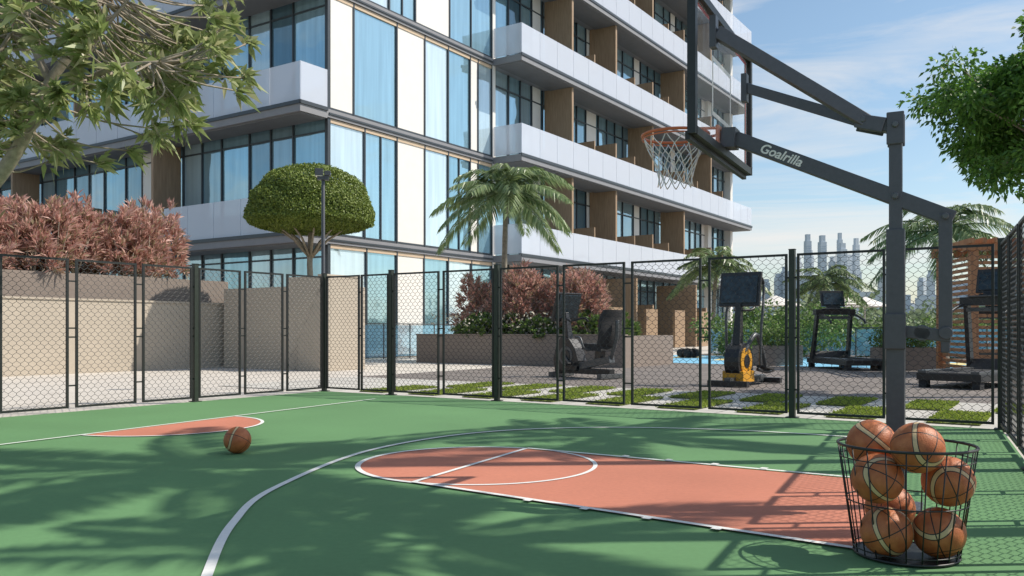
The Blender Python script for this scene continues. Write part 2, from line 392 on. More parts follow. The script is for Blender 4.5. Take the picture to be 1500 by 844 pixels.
fence('chain_link_fence',Rc,rd,[(.06+i,.96+i) for i in range(7)],[3.0+.01,7.05])

# ------------------------------------------------------------------ apartment building
m=MB()
Ls=[4.4+4.6*k for k in range(10)]
def fl(k): return (0 if k==0 else Ls[k-1]+.15, Ls[k]-.15)
XE=43.0; YE=40.0; GY=.22
def paneR(x0,x1,y,z0,z1,k): m.add([(x0,y,z0),(x1,y,z0),(x1,y,z1),(x0,y,z1)],[(0,1,2,3)],k)
def paneLft(y0,y1,x,z0,z1,k): m.add([(x,y1,z0),(x,y0,z0),(x,y0,z1),(x,y1,z1)],[(0,1,2,3)],k)
m.bx(.6,XE-.4,.6,YE,0,Ls[-1]-.2,'dark')
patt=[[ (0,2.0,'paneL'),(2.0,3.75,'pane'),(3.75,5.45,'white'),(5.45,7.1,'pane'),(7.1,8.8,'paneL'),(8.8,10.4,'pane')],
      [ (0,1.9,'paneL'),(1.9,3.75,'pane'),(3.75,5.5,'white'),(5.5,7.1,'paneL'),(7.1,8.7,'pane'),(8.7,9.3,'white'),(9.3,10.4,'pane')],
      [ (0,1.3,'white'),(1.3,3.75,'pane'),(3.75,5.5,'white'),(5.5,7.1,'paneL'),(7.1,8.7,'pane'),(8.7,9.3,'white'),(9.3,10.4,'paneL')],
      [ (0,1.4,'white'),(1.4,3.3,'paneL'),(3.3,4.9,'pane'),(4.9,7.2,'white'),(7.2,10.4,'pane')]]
for k in range(10):
    z0,z1=fl(k)
    L=Ls[k]
    m.bx(-.12,XE+.1,-.12,YE,L-.15,L+.15,'slab')
    m.bx(-.05,10.35,-.16,-.12,L-.05,L+.02,'mull')
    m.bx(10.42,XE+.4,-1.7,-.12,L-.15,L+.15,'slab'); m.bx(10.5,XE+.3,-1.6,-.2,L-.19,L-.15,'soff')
    m.bx(10.38,XE+.44,-1.74,-1.7,L+.06,L+.19,'mull')
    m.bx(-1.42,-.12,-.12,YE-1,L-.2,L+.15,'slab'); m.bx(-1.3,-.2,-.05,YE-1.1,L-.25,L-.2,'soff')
    m.bx(-1.47,-1.42,-.17,YE-1,L+.06,L+.19,'mull')
    m.bx(-1.47,-.12,-.17,-.12,L+.06,L+.19,'mull')
    for (a,b,t) in patt[k%4]:
        if t=='white': m.bx(a,b,-.03,.1,z0,z1,'white')
        else:
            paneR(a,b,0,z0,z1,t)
            if t=='pane' and b-a>1.5 and k%2: m.bx((a+b)/2-.03,(a+b)/2+.03,-.05,.02,z0,z1,'mull')
        m.bx(b-.035,b+.035,-.07,.03,z0,z1,'mull')
    m.bx(-.06,.08,-.075,.08,z0,z1,'mull')
    m.bx(.08,10.36,-.06,-.004,z1-.16,z1-.02,'warm'); m.bx(.08,10.36,-.05,-.004,z0+.02,z0+.1,'mull')
    m.bx(10.4,10.62,-.1,GY,z0,z1,'white')
    x=10.62; i=0
    while x<XE-.2:
        w=1.05 if i%4 else 1.5
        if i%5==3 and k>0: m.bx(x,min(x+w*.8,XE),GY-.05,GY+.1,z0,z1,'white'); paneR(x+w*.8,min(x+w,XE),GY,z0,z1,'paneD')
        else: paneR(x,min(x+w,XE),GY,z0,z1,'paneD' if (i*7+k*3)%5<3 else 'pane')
        m.bx(x-.035,x+.035,GY-.08,GY+.02,z0,z1,'mull'); x+=w; i+=1
    m.bx(10.7,XE,GY-.065,GY-.005,z0+ (3.5),z0+3.57,'mull')
    if k>0:
        for j,t in enumerate((15.4,20.3,25.2,30.1,35.0)):
            if j==0 or (j+k)%2==0: m.bx(t,t+.18,-1.5,GY-.09,z0,z1,'wood')
            else: m.bx(t,t+.14,-1.5,GY-.09,z0,z0+2.3,'wood')
            m.bx(t+2.5,t+2.6,-1.45,GY-.09,z0,z0+2.0,'wood')
        x=10.45
        while x<XE+.3:
            w=min(1.6,XE+.38-x); m.bx(x+.01,x+w-.01,-1.68,-1.655,z0+.05,z0+1.42,'balu'); x+=1.6
        m.bx(10.45,10.475,-1.65,-.12,z0+.05,z0+1.42,'balu')
        m.bx(XE+.36,XE+.385,-1.65,1.4,z0+.05,z0+1.42,'balu')
        y=-.1
        while y<YE-1.2:
            m.bx(-1.40,-1.375,y+.01,y+1.59,z0+.05,z0+1.42,'balu'); y+=1.6
        m.bx(-1.37,-.1,-.10,-.075,z0+.05,z0+1.42,'balu')
    m.bx(38.2,38.9,-.1,GY+.1,z0,z1,'white'); m.bx(XE-.5,XE,-.3,1.4,z0,z1,'white')
    m.bx(XE-.1,XE+.02,1.6,YE,z0,z1,'white')
    y=.08;i=0
    while y<YE-.2:
        w=1.25 if i%3 else 1.7
        pos=y%11.4
        if 9.2<pos<10.6: m.bx(-.03,.1,y,y+w,z0,z1,'white')
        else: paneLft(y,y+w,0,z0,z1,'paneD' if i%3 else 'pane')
        m.bx(-.07,.03,y+w-.035,y+w+.035,z0,z1,'mull'); y+=w;i+=1
    m.bx(-.05,-.002,.1,YE,z1-.5,z1-.44,'mull')
    if k>0:
        for t in (8.6,20.0,31.4): m.bx(-1.36,-.08,t,t+.16,z0,z1,'wood')
        for t in (14.5,26.0): m.bx(-1.36,-.08,t,t+.1,z0,z0+2.1,'wood')
    else:
        for t in (20.6,29.4): m.bx(t,t+.2,-2.6,.1,z0,z1-.3,'wood')
        for t in (16.2,25.0,33.8): m.bx(t,t+.2,-1.6,.1,z0,2.6,'wood')
        for t in (13.5,18.4,22.8,27,31): m.bx(t,t+1.6,-2.2,-2.05,z0,2.3,'wood')
m.bx(-1.4,XE+.4,-1.7,YE,Ls[-1]+.15,Ls[-1]+.7,'slab')
m.obj('apartment_building',B,AU)

def railing(name,loc,rot,L,H=1.15):
    m=MB(); x=0
    while x<L-.1:
        m.bx(x+.03,x+1.47,-.008,.008,.08,H-.03,'rail'); m.bx(x-.02,x+.02,-.02,.02,0,H,'hgrey'); x+=1.5
    m.bx(x-.02,x+.02,-.02,.02,0,H,'hgrey'); m.bx(-.02,x+.02,-.025,.025,H,H+.04,'hgrey'); return m.obj(name,loc,rot)
railing('glass_railing',F+U*24.4-V*19,math.atan2(V.y,V.x),21.0)
railing('glass_railing',B-V*1.2+U*.2,AU,9.0,1.3)

# ------------------------------------------------------------------ walls / planters left
W0=Vector((-7.37,27.3,0))
m=MB(); m.bx(-24,0,0,.3,-.02,1.85,'beige'); m.bx(-24,.02,-.03,.33,1.85,1.9,'beige')
m.obj('retaining_wall',W0,AU)
m=MB(); m.bx(-22,-1.2,1.2,1.5,-.02,2.62,'plant'); m.bx(-1.5,-1.2,1.5,3.6,-.02,2.62,'plant'); m.bx(-22,-1.5,1.5,3.6,2.3,2.45,'soil'); m.bx(-22,-1.5,3.6,3.8,0,2.62,'plant')
m.obj('raised_planter',W0,AU)
m=MB(); m.bx(0,.22,0,1.48,-.02,2.55,'beige'); m.bx(.22,1.35,0,.22,-.02,2.55,'beige'); m.bx(1.35,1.57,0,6,-.02,2.3,'beige'); m.bx(.0,.22,1.48,4.2,-.02,2.3,'beige'); m.bx(.22,1.35,.22,4.2,1.8,2.1,'soil')
m.bx(-.02,1.37,-.02,.24,2.55,2.6,'beige'); 
m.obj('corner_planter_wall',Vector((-5.04,22.75,0)),AU,bevel=.01)

# ------------------------------------------------------------------ vegetation
def bush_tips(m,tips,dirs,nleaf,L,W,k,spread=.8,droop=.2):
    T=np.repeat(np.asarray(tips),nleaf,0); D=np.repeat(np.asarray(dirs),nleaf,0)+NR.normal(size=(len(T),3))*spread
    T=T+NR.normal(size=T.shape)*L*.12
    m.leaves(T,D,NR.uniform(.7,1.25,len(T))*L,NR.uniform(.7,1.2,len(T))*W,k,droop)
def rose_hedge(name,loc,x0,x1,y0,y1,zb,zt,n,k='rose',L=.26,W=.05,nleaf=16,hf=None):
    m=MB(); tips=[];dirs=[]
    cl=[(R.uniform(x0,x1),R.uniform(y0,y1),R.uniform(.74,1.0)) for _ in range(max(8,int((x1-x0)*(y1-y0)*2.6)))]
    for i in range(n):
        c=R.choice(cl); top=zb+(zt-zb)*c[2]*(hf(c[0],c[1]) if hf else 1)
        th=R.uniform(0,6.283); el=math.asin(R.random()); rr=R.uniform(.75,1.05)
        rx=.62
        p=(c[0]+rx*rr*math.cos(el)*math.cos(th),c[1]+rx*rr*math.cos(el)*math.sin(th),zb+(top-zb)*(.15+.85*math.sin(el)*rr) )
        tips.append(p); dirs.append((math.cos(el)*math.cos(th),math.cos(el)*math.sin(th),math.sin(el)+.8))
        if i%6==0: m.tube([(c[0],c[1],zb),p],[.02,.008],'bark',4)
    bush_tips(m,tips,dirs,nleaf,L,W,k,.6,.2)
    return m.obj(name,loc,AU)
rose_hedge('rose_leaf_shrub',W0,-16,-1.9,1.5,3.4,2.4,5.15,2600,hf=lambda x,y:1.0-max(0,(-x-3.5))*.05,L=.33,W=.06,nleaf=17)
PC=Vector((-3.27,29.0,0))
m=MB(); m.bx(0,3.6,-.2,0,-.02,.92,'plant'); m.bx(0,.2,-7.65,-.2,-.02,.92,'plant'); m.bx(0,3.6,-7.85,-7.65,-.02,.92,'plant'); m.bx(3.4,3.6,-7.65,-.2,-.02,.92,'plant'); m.bx(.2,3.4,-7.65,-.2,.6,.78,'soil')
m.bx(-.02,.22,-7.87,.02,.92,.96,'plant')
m.obj('stone_planter',PC,AU)
rose_hedge('rose_leaf_shrub',PC,1.1,2.9,-6.0,-.5,.8,3.2,1900,L=.30,W=.055)
rose_hedge('green_shrub',PC,.45,.8,-5.2,-.5,.75,1.6,420,k='hedge',L=.16,W=.07,nleaf=20)
rose_hedge('flower_shrub',PC,.6,2.6,-7.3,-6.0,.75,1.6,160,k='hedge',L=.2,W=.06,nleaf=16)
m=MB(); n=260; P=np.column_stack([NR.uniform(-.1,.8,n),NR.uniform(-5.4,-.4,n),NR.uniform(1.0,1.65,n)]); m.leaves(P,NR.normal(size=(n,3)),.09,.08,'flower'); m.obj('white_flowers',PC,AU)

def palm(name,loc,h,Lf,n=26,lean=(0,0),seed=1,droopk=1.0,nl=38,lw=.05,r0=.16):
    rr=random.Random(seed); m=MB(); loc=Vector(loc)
    pts=[Vector((lean[0]*(t**1.6),lean[1]*(t**1.6),h*t)) for t in [i/14 for i in range(15)]]
    m.tube(pts,[r0*(1.25-.5*min(1,t*4/14)) *(1-.25*t/14)*(1.0+.06*(t%2)) for t in range(15)],'palmbark',10)
    top=pts[-1]
    m.tube([top,top+Vector((0,0,.35*Lf*.4))],[r0*.8,r0*.25],'dome',8)
    P=[];D=[];Ls_=[]
    for i in range(n):
        az=i*2.39996+rr.uniform(-.2,.2); q=i/(n-1); el=math.radians(80-84*q**.9+rr.uniform(-7,7)); L=Lf*rr.uniform(.85,1.12)
        hd_=Vector((math.cos(az),math.sin(az),0)); sd=Vector((-math.sin(az),math.cos(az),0)); g=(.5+.3*rr.random())*droopk
        tw=rr.uniform(-.25,.25)
        def pos(t): return top+Vector((0,0,.1*Lf))+hd_*(L*t*math.cos(el)*(1) +L*.25*t*t*math.sin(max(el,0)))+Vector((0,0,L*(t*math.sin(el)-g*t**2.2)))+sd*tw*L*t*t
        rc=[pos(j/10) for j in range(11)]
        m.tube(rc,[.028*(1-.8*j/10)*Lf/2.3 for j in range(11)],'palmleaf',5)
        for j in range(nl):
            t=.14+.86*j/nl; p=pos(t); tg=(pos(min(1,t+.03))-pos(t-.03)).normalized()
            ll=Lf*.27*(math.sin(math.pi*min(1,(t*.85+.12)))**.6)
            for s in (-1,1):
                P.append(p); D.append(sd*s*1.0+tg*(.6+.7*t)+Vector((0,0,-.2+rr.uniform(-.12,.2)))); Ls_.append(ll*rr.uniform(.9,1.1))
    m.leaves(P,D,Ls_,lw,'palmleaf',.38,flat=(0,0,1))
    return m.obj(name,loc)
palm('palm_tree',(-.32,30.5,0),5.6,2.7,32,(.1,0),3,nl=46,lw=.065)
palm('palm_tree',(11.0,46.5,0),4.2,2.6,24,(.2,0),5,nl=34,lw=.10)
palm('palm_tree',(17.4,47.5,0),3.4,2.4,22,(.2,0),6,nl=32,lw=.10)
palm('palm_tree',(12.2,24.0,0),3.6,2.2,26,(.0,0),8,nl=40,lw=.05)
# palms standing outside the court on the sun side
palm('palm_tree',(6.5,7.3,0),9.4,2.8,13,(.2,.0),11,droopk=.7,nl=44,lw=.085)
palm('palm_tree',(6.0,4.8,0),6.9,2.0,11,(.1,.0),12,droopk=.7,nl=36,lw=.075)
palm('palm_tree',(8.3,9.2,0),7.3,2.1,12,(-.1,.0),13,droopk=.7,nl=36,lw=.075)

# clipped dome tree
m=MB(); dc=Vector((-5.93,25.0,4.34))
m.tube([(-5.95,25,0),(-5.9,25.02,1.5),(-5.97,25,3),(-5.93,25,4.3)],[.12,.1,.085,.07],'bark',8)
for i in range(10):
    a=i*.63; m.tube([(-5.95,25,3.2),(-5.93+math.cos(a)*.5,25+math.sin(a)*.5,3.75),(-5.93+math.cos(a)*1.2,25+math.sin(a)*1.2,4.2)],[.05,.035,.015],'bark',5)
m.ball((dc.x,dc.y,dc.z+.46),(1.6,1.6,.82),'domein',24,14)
n=80000; d=NR.normal(size=(n,3)); d/=np.linalg.norm(d,axis=1,keepdims=True)
lump=1+.018*np.sin(d[:,0]*9+1)*np.cos(d[:,1]*8)+.015*np.sin(d[:,2]*14+d[:,0]*6)
rr=NR.uniform(.94,1.0,n)*lump
hr_=np.sqrt(d[:,0]**2+d[:,1]**2); k_=np.where(hr_>0,np.minimum(1,hr_)**(.78)/np.maximum(hr_,1e-4),1)   # slightly squarer shoulders
P=np.column_stack([dc.x+d[:,0]*k_*1.84*rr,dc.y+d[:,1]*k_*1.84*rr,dc.z+np.where(d[:,2]>0,1.58,.36)*d[:,2]*rr])
m.leaves(P,NR.normal(size=(n,3)),NR.uniform(.04,.075,n),.045,'dome',.1,nrm=d+NR.normal(size=(n,3))*.5); m.obj('topiary_tree')

# broad-leaved tree, upper left
m=MB(); limbs=[]
def limb(pts,r0,r1):
    c=catmull(pts,6); n_=len(c); m.tube(c,[r0+(r1-r0)*i/(n_-1) for i in range(n_)],'bark',8); limbs.extend([(p,r0+(r1-r0)*i/(n_-1)) for i,p in enumerate(c)])
limb([(-7.9,10.9,0),(-7.8,10.8,.9),(-7.55,10.7,1.7)],.17,.13)
limb([(-7.55,10.7,1.7),(-6.9,10.35,2.3),(-6.1,10.05,2.9),(-5.68,9.95,3.45),(-5.4,9.9,4.0),(-5.0,9.95,4.6),(-4.8,10,5.2)],.11,.035)
limb([(-5.68,9.95,3.45),(-5.1,9.7,3.8),(-4.5,9.55,4.05),(-3.95,9.5,4.1)],.055,.02)
limb([(-5.4,9.9,4.0),(-5.7,10,4.6),(-5.75,10.1,5.2)],.05,.02)
limb([(-7.55,10.7,1.7),(-7.3,10.6,3.0),(-6.9,10.4,4.2),(-6.4,10.2,5.2)],.11,.04)
limb([(-6.1,10.05,2.9),(-6.3,10.1,3.5),(-6.35,10.2,4.1),(-6.1,10.3,4.7)],.05,.02)
limb([(-5.1,9.7,3.8),(-4.7,9.6,4.4),(-4.3,9.6,4.9)],.035,.015)
tips=[];dirs=[]
c0=Vector((-5.25,10.0,4.60))
tries=0
while len(tips)<340 and tries<9000:
    tries+=1
    d=Vector((R.gauss(0,1),R.gauss(0,1),R.gauss(0,1))).normalized(); q=R.uniform(.35,1)**.6
    p=c0+Vector((d.x*2.25*q,d.y*1.5*q,d.z*1.6*q))
    gx=math.sin(p.x*3.1+p.z*2.3)+math.sin(p.y*2.7-p.z*3.3+1.2)
    if gx<-.6: continue
    if p.z<3.25+.35*math.sin(p.x*2.5) and R.random()<.65: continue
    tips.append(p)
for p in tips:
    nb=min(limbs,key=lambda l:(l[0]-p).length+R.random()*.3); b0=nb[0]; mid=b0.lerp(p,.5)+Vector((R.gauss(0,.08),R.gauss(0,.08),-.08))
    m.tube(catmull([b0,mid,p],3),[.014,.014,.013,.012,.011,.01,.009],'bark',4)
    dr=(p-mid).normalized()+Vector((0,0,.35)); dirs.append(dr)
bush_tips(m,tips,dirs,23,.24,.072,'fran',.75,.25)
m.obj('broadleaf_tree')

# green tree, right
m=MB(); tc=Vector((8.72,14,4.75))
m.tube([(9.6,14.2,0),(9.5,14.1,1.5),(9.3,14.1,3.0),(9.0,14,4.2)],[.2,.16,.13,.08],'bark',9)
P=[];D=[]
for i in range(125):
    d=Vector((R.gauss(0,1),R.gauss(0,1),R.gauss(0,1))).normalized(); q=R.uniform(.15,1.1)**.5
    c=tc+Vector((d.x*1.65*q,d.y*1.7*q,d.z*1.42*q)); s=R.uniform(.16,.34)
    if i%2==0: m.tube(catmull([(9.3,14.1,3.0),(9.0,14,4.0),tuple(c)],3),[.05,.045,.04,.03,.02,.015,.01],'bark',4)
    k=220; o=NR.normal(size=(k,3)); o/=np.linalg.norm(o,axis=1,keepdims=True); o*=NR.uniform(.3,1.2,(k,1))
    P.append(np.array(c)+o*s*np.array([1.2,1.2,.8])); D.append(o+NR.normal(size=(k,3))*.5+np.array([0,0,-.2]))
P=np.vstack(P);D=np.vstack(D); m.leaves(P,D,NR.uniform(.08,.135,len(P)),.055,'tree',.2); m.obj('shade_tree')

def leafmass(name,clumps,size,k,per=120):
    m=MB(); P=[];D=[];Lx=[]
    for (x,y,z,r) in clumps:
        o=NR.normal(size=(per,3)); o/=np.linalg.norm(o,axis=1,keepdims=True); o*=NR.uniform(.5,1.1,(per,1)); P.append(np.array([x,y,z])+o*np.array([r,r,r*.8])); D.append(o+NR.normal(size=(per,3))*.6); Lx.append(NR.uniform(.7,1.3,per)*size)
    P=np.vstack(P); P[:,2]=np.maximum(P[:,2],.02); L_=np.concatenate(Lx); m.leaves(P,np.vstack(D),L_,L_*.6,k,.2); return m.obj(name)
cl=[]
for i in range(90):
    y=R.uniform(-24,2.5); x=R.uniform(25.3,27.8); w=F+U*x+V*y; r=R.uniform(.4,.85); cl.append((w.x,w.y,R.uniform(.3,1.2),r))
leafmass('hedge',cl,.20,'hedge',170)
cl=[]
for i in range(330):
    y=R.uniform(-170,20); x=R.uniform(60,130); w=F+U*x+V*y; r=R.uniform(1.2,2.6); cl.append((w.x,w.y,R.uniform(.5,2.4)*(1+x/300),r))
# unseen tree belt to rear and side, added for reflections in the glazing
for i in range(160):
    a=R.uniform(-2.9,.1); rr_=R.uniform(45,70); r=R.uniform(2,4); cl.append((rr_*math.cos(a),rr_*math.sin(a),R.uniform(1,8),r))
leafmass('distant_trees',cl,.75,'hgreen',85)
cl=[]
for i in range(22):
    w=F+U*R.uniform(21,24.0)+V*R.uniform(-4,1); cl.append((w.x,w.y,R.uniform(.3,2.0),R.uniform(.3,.8)))
leafmass('shrub',cl,.16,'hedge',220)

# ------------------------------------------------------------------ skyline
def tower(x,w,h,y,seed):
    m=MB(); r=random.Random(seed)
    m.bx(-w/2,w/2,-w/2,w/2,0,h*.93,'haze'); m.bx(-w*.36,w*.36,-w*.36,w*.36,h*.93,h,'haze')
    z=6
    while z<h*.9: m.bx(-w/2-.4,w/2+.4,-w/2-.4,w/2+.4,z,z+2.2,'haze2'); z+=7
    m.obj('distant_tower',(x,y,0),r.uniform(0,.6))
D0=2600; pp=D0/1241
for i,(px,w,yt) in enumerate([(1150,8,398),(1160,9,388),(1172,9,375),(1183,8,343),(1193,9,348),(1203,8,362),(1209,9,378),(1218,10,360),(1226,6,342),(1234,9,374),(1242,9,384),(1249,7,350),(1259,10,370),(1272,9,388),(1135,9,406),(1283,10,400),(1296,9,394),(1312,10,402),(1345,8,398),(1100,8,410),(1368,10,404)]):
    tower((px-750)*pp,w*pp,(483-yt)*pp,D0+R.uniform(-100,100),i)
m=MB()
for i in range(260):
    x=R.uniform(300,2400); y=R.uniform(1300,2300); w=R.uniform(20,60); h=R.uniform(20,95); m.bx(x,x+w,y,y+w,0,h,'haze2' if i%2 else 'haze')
m.obj('distant_city')

# ------------------------------------------------------------------ street lamp
m=MB(); m.tube([(0,0,0),(0,0,.5),(0,0,3.95)],[.055,.04,.032],'char',12); m.disc((0,0,.02),(0,0,1),.1,.04,'char',16)
m.bx(-.11,.11,-.06,.06,3.95,4.03,'char'); m.bx(-.15,.0,-.09,.09,4.03,4.16,'char'); m.bx(.02,.14,-.08,.08,4.03,4.12,'char'); m.bx(-.14,-.01,-.08,.08,4.015,4.03,'white')
m.obj('street_lamp',(-3.60,16.15,0),.2,bevel=.008)

# ------------------------------------------------------------------ basketball hoop
BC=Vector((1.434,5.74,0)); E=Vector((.886,-.464,0)).normalized(); Wd=Vector((.464,.886,0)).normalized()
def H(k,mm,z): return BC+E*k+Wd*mm+Vector((0,0,z))
hp=bpy.data.objects.new('basketball_hoop',None); scene.collection.objects.link(hp)
m=MB()
m.beam(H(1.064,0,.012),H(1.064,0,1.72),.105,.105,'char',up=E); m.beam(H(1.064,0,1.66),H(1.064,0,2.42),.075,.075,'char',up=E)
m.beam(H(1.064,0,0),H(1.064,0,.02),.3,.3,'char',up=E)
for s in (-1,1):
    m.beam(H(1.064,s*.048,2.24),H(1.064,s*.048,2.44),.012,.1,'char',up=E)
    for (k,z) in ((1.064,2.36),(1.064,1.92),(1.338,1.78),(1.064,1.06),(.879,2.41)):
        m.disc(H(k,s*.062,z),Wd,.02,.02,'hgrey',10)
m.beam(H(.08,0,2.385),H(1.38,0,1.765),.07,.095,'char')
for s in (-1,1): m.beam(H(1.0,s*.058,2.36),H(.84,s*.058,2.41),.012,.09,'char')
m.beam(H(1.10,0,2.345),H(.86,0,2.41),.08,.085,'char')
m.beam(H(.90,-.03,2.40),H(.06,-.44,2.97),.045,.085,'char'); m.beam(H(.90,.03,2.40),H(.06,.44,2.84),.045,.07,'char')
m.beam(H(1.338,0,1.80),H(1.338,0,1.1),.075,.075,'char',up=E); m.beam(H(1.338,0,1.12),H(1.338,0,.96),.05,.05,'char',up=E)
m.beam(H(1.10,0,1.09),H(1.37,0,1.06),.06,.075,'char'); m.disc(H(1.34,0,1.08),Wd,.04,.1,'char',14)
m.beam(H(1.064,-.06,.98),H(1.064,-.06,1.2),.03,.12,'char',up=E)
m.disc(H(1.21,0,1.08),Wd,.05,.06,'hgrey',16)
m.obj('pole_and_arms',bevel=.006,parent=hp)
m=MB(); w2=.77; zb,zt=2.295,3.145
for (a,b) in (((0,-w2,zb),(0,w2,zb)),((0,-w2,zt),(0,w2,zt))): m.beam(H(*a),H(*b),.05,.05,'black')
for s in (-1,1): m.beam(H(0,s*w2,zb-.025),H(0,s*w2,zt+.025),.05,.05,'black',up=E)
for (mm,z) in ((-.44,2.97),(.44,2.84)): m.beam(H(.045,mm,z-.1),H(.045,mm,z+.1),.07,.04,'char',up=E)
def bq(m,a0,a1,z0,z1,k,off): m.add([H(off,a1,z0),H(off,a0,z0),H(off,a0,z1),H(off,a1,z1)],[(0,1,2,3)],k)
bq(m,-w2+.025,w2-.025,zb+.025,zt-.025,'board',-.004)
for off in (-.012,):
    bq(m,-w2+.03,w2-.03,zt-.055,zt-.03,'red',off); bq(m,-w2+.03,w2-.03,zb+.03,zb+.055,'red',off); bq(m,-w2+.03,-w2+.055,zb+.055,zt-.055,'red',off); bq(m,w2-.055,w2-.03,zb+.055,zt-.055,'red',off)
    bq(m,-.26,.26,2.86,2.89,'line',off); bq(m,-.26,.26,2.50,2.53,'line',off); bq(m,-.26,-.23,2.53,2.86,'line',off); bq(m,.23,.26,2.53,2.86,'line',off)
m.beam(H(-.03,-w2,zb-.03),H(-.03,w2,zb-.03),.03,.05,'black')
m.obj('backboard',parent=hp)
m=MB(); rc=H(-.335,0,2.45); Rr=.228
ring=[rc+E*math.cos(a)*Rr+Wd*math.sin(a)*Rr for a in [i*math.pi/24 for i in range(48)]]
m.tube(ring,.0105,'orange',8,closed=True)
m.tube([p+Vector((0,0,-.022)) for p in ring],.005,'orange',6,closed=True)
for s in (-1,1):
    m.tube([H(-.02,s*.09,2.45),H(-.335+Rr*.75,s*.15,2.448)],.01,'orange',6); m.tube([H(-.02,s*.05,2.33),H(-.335+Rr*.9,s*.1,2.44)],.009,'orange',6)
m.beam(H(-.02,-.1,2.39),H(-.02,.1,2.39),.02,.16,'orange'); m.beam(H(.0,0,2.39),H(.09,0,2.385),.14,.13,'char')
m.obj('rim',parent=hp,bevel=0)
m=MB(); ns=12; lev=[(2.43,.222),(2.36,.19),(2.29,.155),(2.22,.13),(2.15,.115),(2.095,.12)]
def npt(j,l):
    a=2*math.pi*(j+(.5 if l%2 else 0))/ns; z,r=lev[l]; return Vector((rc.x,rc.y,0))+E*math.cos(a)*r+Wd*math.sin(a)*r+Vector((0,0,z))
for l in range(len(lev)-1):
    for j in range(ns):
        a=npt(j,l); 
        for q in ((j,j-1) if l%2==0 else (j,j+1)):
            b=npt(q,l+1); mid=(a+b)/2+Vector((0,0,-.006)); m.tube([a,mid,b],.0038,'net',5)
        m.ball(a,.0065,'net',6,4)
m.obj('net',parent=hp)
tx=bpy.data.curves.new('lettering','FONT'); tx.body='Goalrilla'; tx.size=.085; tx.extrude=.0015; tx.shear=.2; tx.offset=.0018
to=bpy.data.objects.new('lettering',tx); scene.collection.objects.link(to); tx.materials.append(M['line'])
ex=(H(1.38,0,1.765)-H(.08,0,2.385)).normalized(); nz=-Wd; ey=nz.cross(ex).normalized()
mt=Matrix.Identity(4)
for i,c in enumerate((ex,ey,nz)):
    for j in range(3): mt[j][i]=c[j]
mt.translation=H(.08,0,2.385)+ex*.19+nz*.037-ey*.028
to.matrix_world=mt; to.parent=hp

# ------------------------------------------------------------------ balls
def bball(loc,rot,name='basketball'):
    m=MB(); m.ball((0,0,0),.119,'ball',40,24); o=m.obj(name,loc); o.rotation_euler=rot; return o
bball((-2.44,7.53,.119),(.5,.3,2.2))
rots=[(.3,.4,3.4),(1.2,.3,2.6),(0,0,0),(.2,1.0,3.6),(-.5,.4,2.8),(.6,-.5,3.3),(.9,.2,4.0)]
for i,(p) in enumerate([(1.79,4.05,.135),(2.03,4.03,.135),(1.905,4.27,.2),(1.755,4.07,.385),(2.085,4.05,.375),(1.905,3.98,.545),(1.80,4.24,.53),]):
    bball(p,rots[i])
m=MB(); cx,cy=1.92,4.13; hb=.54; r0,r1=.235,.31
def rg(z,r,t): m.tube([(cx+r*math.cos(a),cy+r*math.sin(a),z) for a in [i*math.pi/28 for i in range(56)]],t,'black',6,closed=True)
rg(hb,r1,.0075); rg(hb-.06,r1-.008,.003); rg(.012,r0,.007); rg(.27,(r0+r1)/2,.0035); rg(.04,r0+.004,.0035)
for i in range(22):
    a=i*2*math.pi/22; m.tube([(cx+r0*math.cos(a),cy+r0*math.sin(a),.012),(cx+r1*math.cos(a),cy+r1*math.sin(a),hb)],.0034,'black',5)
m.disc((cx,cy,.009),(0,0,1),r0-.004,.01,'black',40)
m.obj('wire_ball_basket')

# ------------------------------------------------------------------ gym machines
def treadmill(loc,rot,s):
    m=MB()
    m.bx(-.42,.42,-1.0,.85,.10,.2,'hblack'); m.bx(-.27,.27,-.95,.5,.2,.208,'rubber')
    for a in (-1,1):
        m.bx(min(a*.29,a*.40),max(a*.29,a*.40),-1.0,.55,.2,.235,'hgrey'); m.bx(min(a*.3,a*.4),max(a*.3,a*.4),-.98,-.85,0,.1,'rubber'); m.bx(min(a*.3,a*.4),max(a*.3,a*.4),.7,.82,0,.1,'rubber')
        m.beam((a*.40,.62,.15),(a*.37,.42,1.22),.06,.12,'hblack',up=(0,1,0))
        m.tube(catmull([(a*.37,.42,1.15),(a*.37,.15,1.12),(a*.37,-.15,1.02),(a*.37,-.22,.95)],4),.024,'hblack',8)
    m.prism([(.45,.2),(.85,.2),(.82,.32),(.6,.36)],-.36,.36,'hblack',T=Matrix(((0,0,1,0),(1,0,0,0),(0,1,0,0),(0,0,0,1))))
    m.beam((-.44,.42,1.2),(.44,.42,1.2),.16,.12,'hblack'); m.beam((-.36,.40,1.08),(.36,.40,1.08),.05,.06,'hgrey')
    m.beam((0,.44,1.25),(0,.48,1.33),.3,.06,'hblack',up=(0,1,0))
    m.beam((0,.47,1.32),(0,.55,1.66),.52,.05,'hblack',up=(0,1,0)); m.beam((0,.437,1.36),(0,.513,1.62),.44,.01,'screen',up=(0,1,0))
    m.beam((-.16,.38,1.27),(.16,.38,1.27),.05,.012,'yellow')
    m.beam((-.3,.33,1.27),(.3,.33,1.27),.1,.02,'hgrey')
    return m.obj('treadmill',loc,rot,bevel=.012,scale=s)
treadmill((9.5,24.3,-.016),0.08,1.36); treadmill((9.35,16.9,-.016),-.9,1.42); treadmill((13.1,22.9,-.016),-.4,1.35)
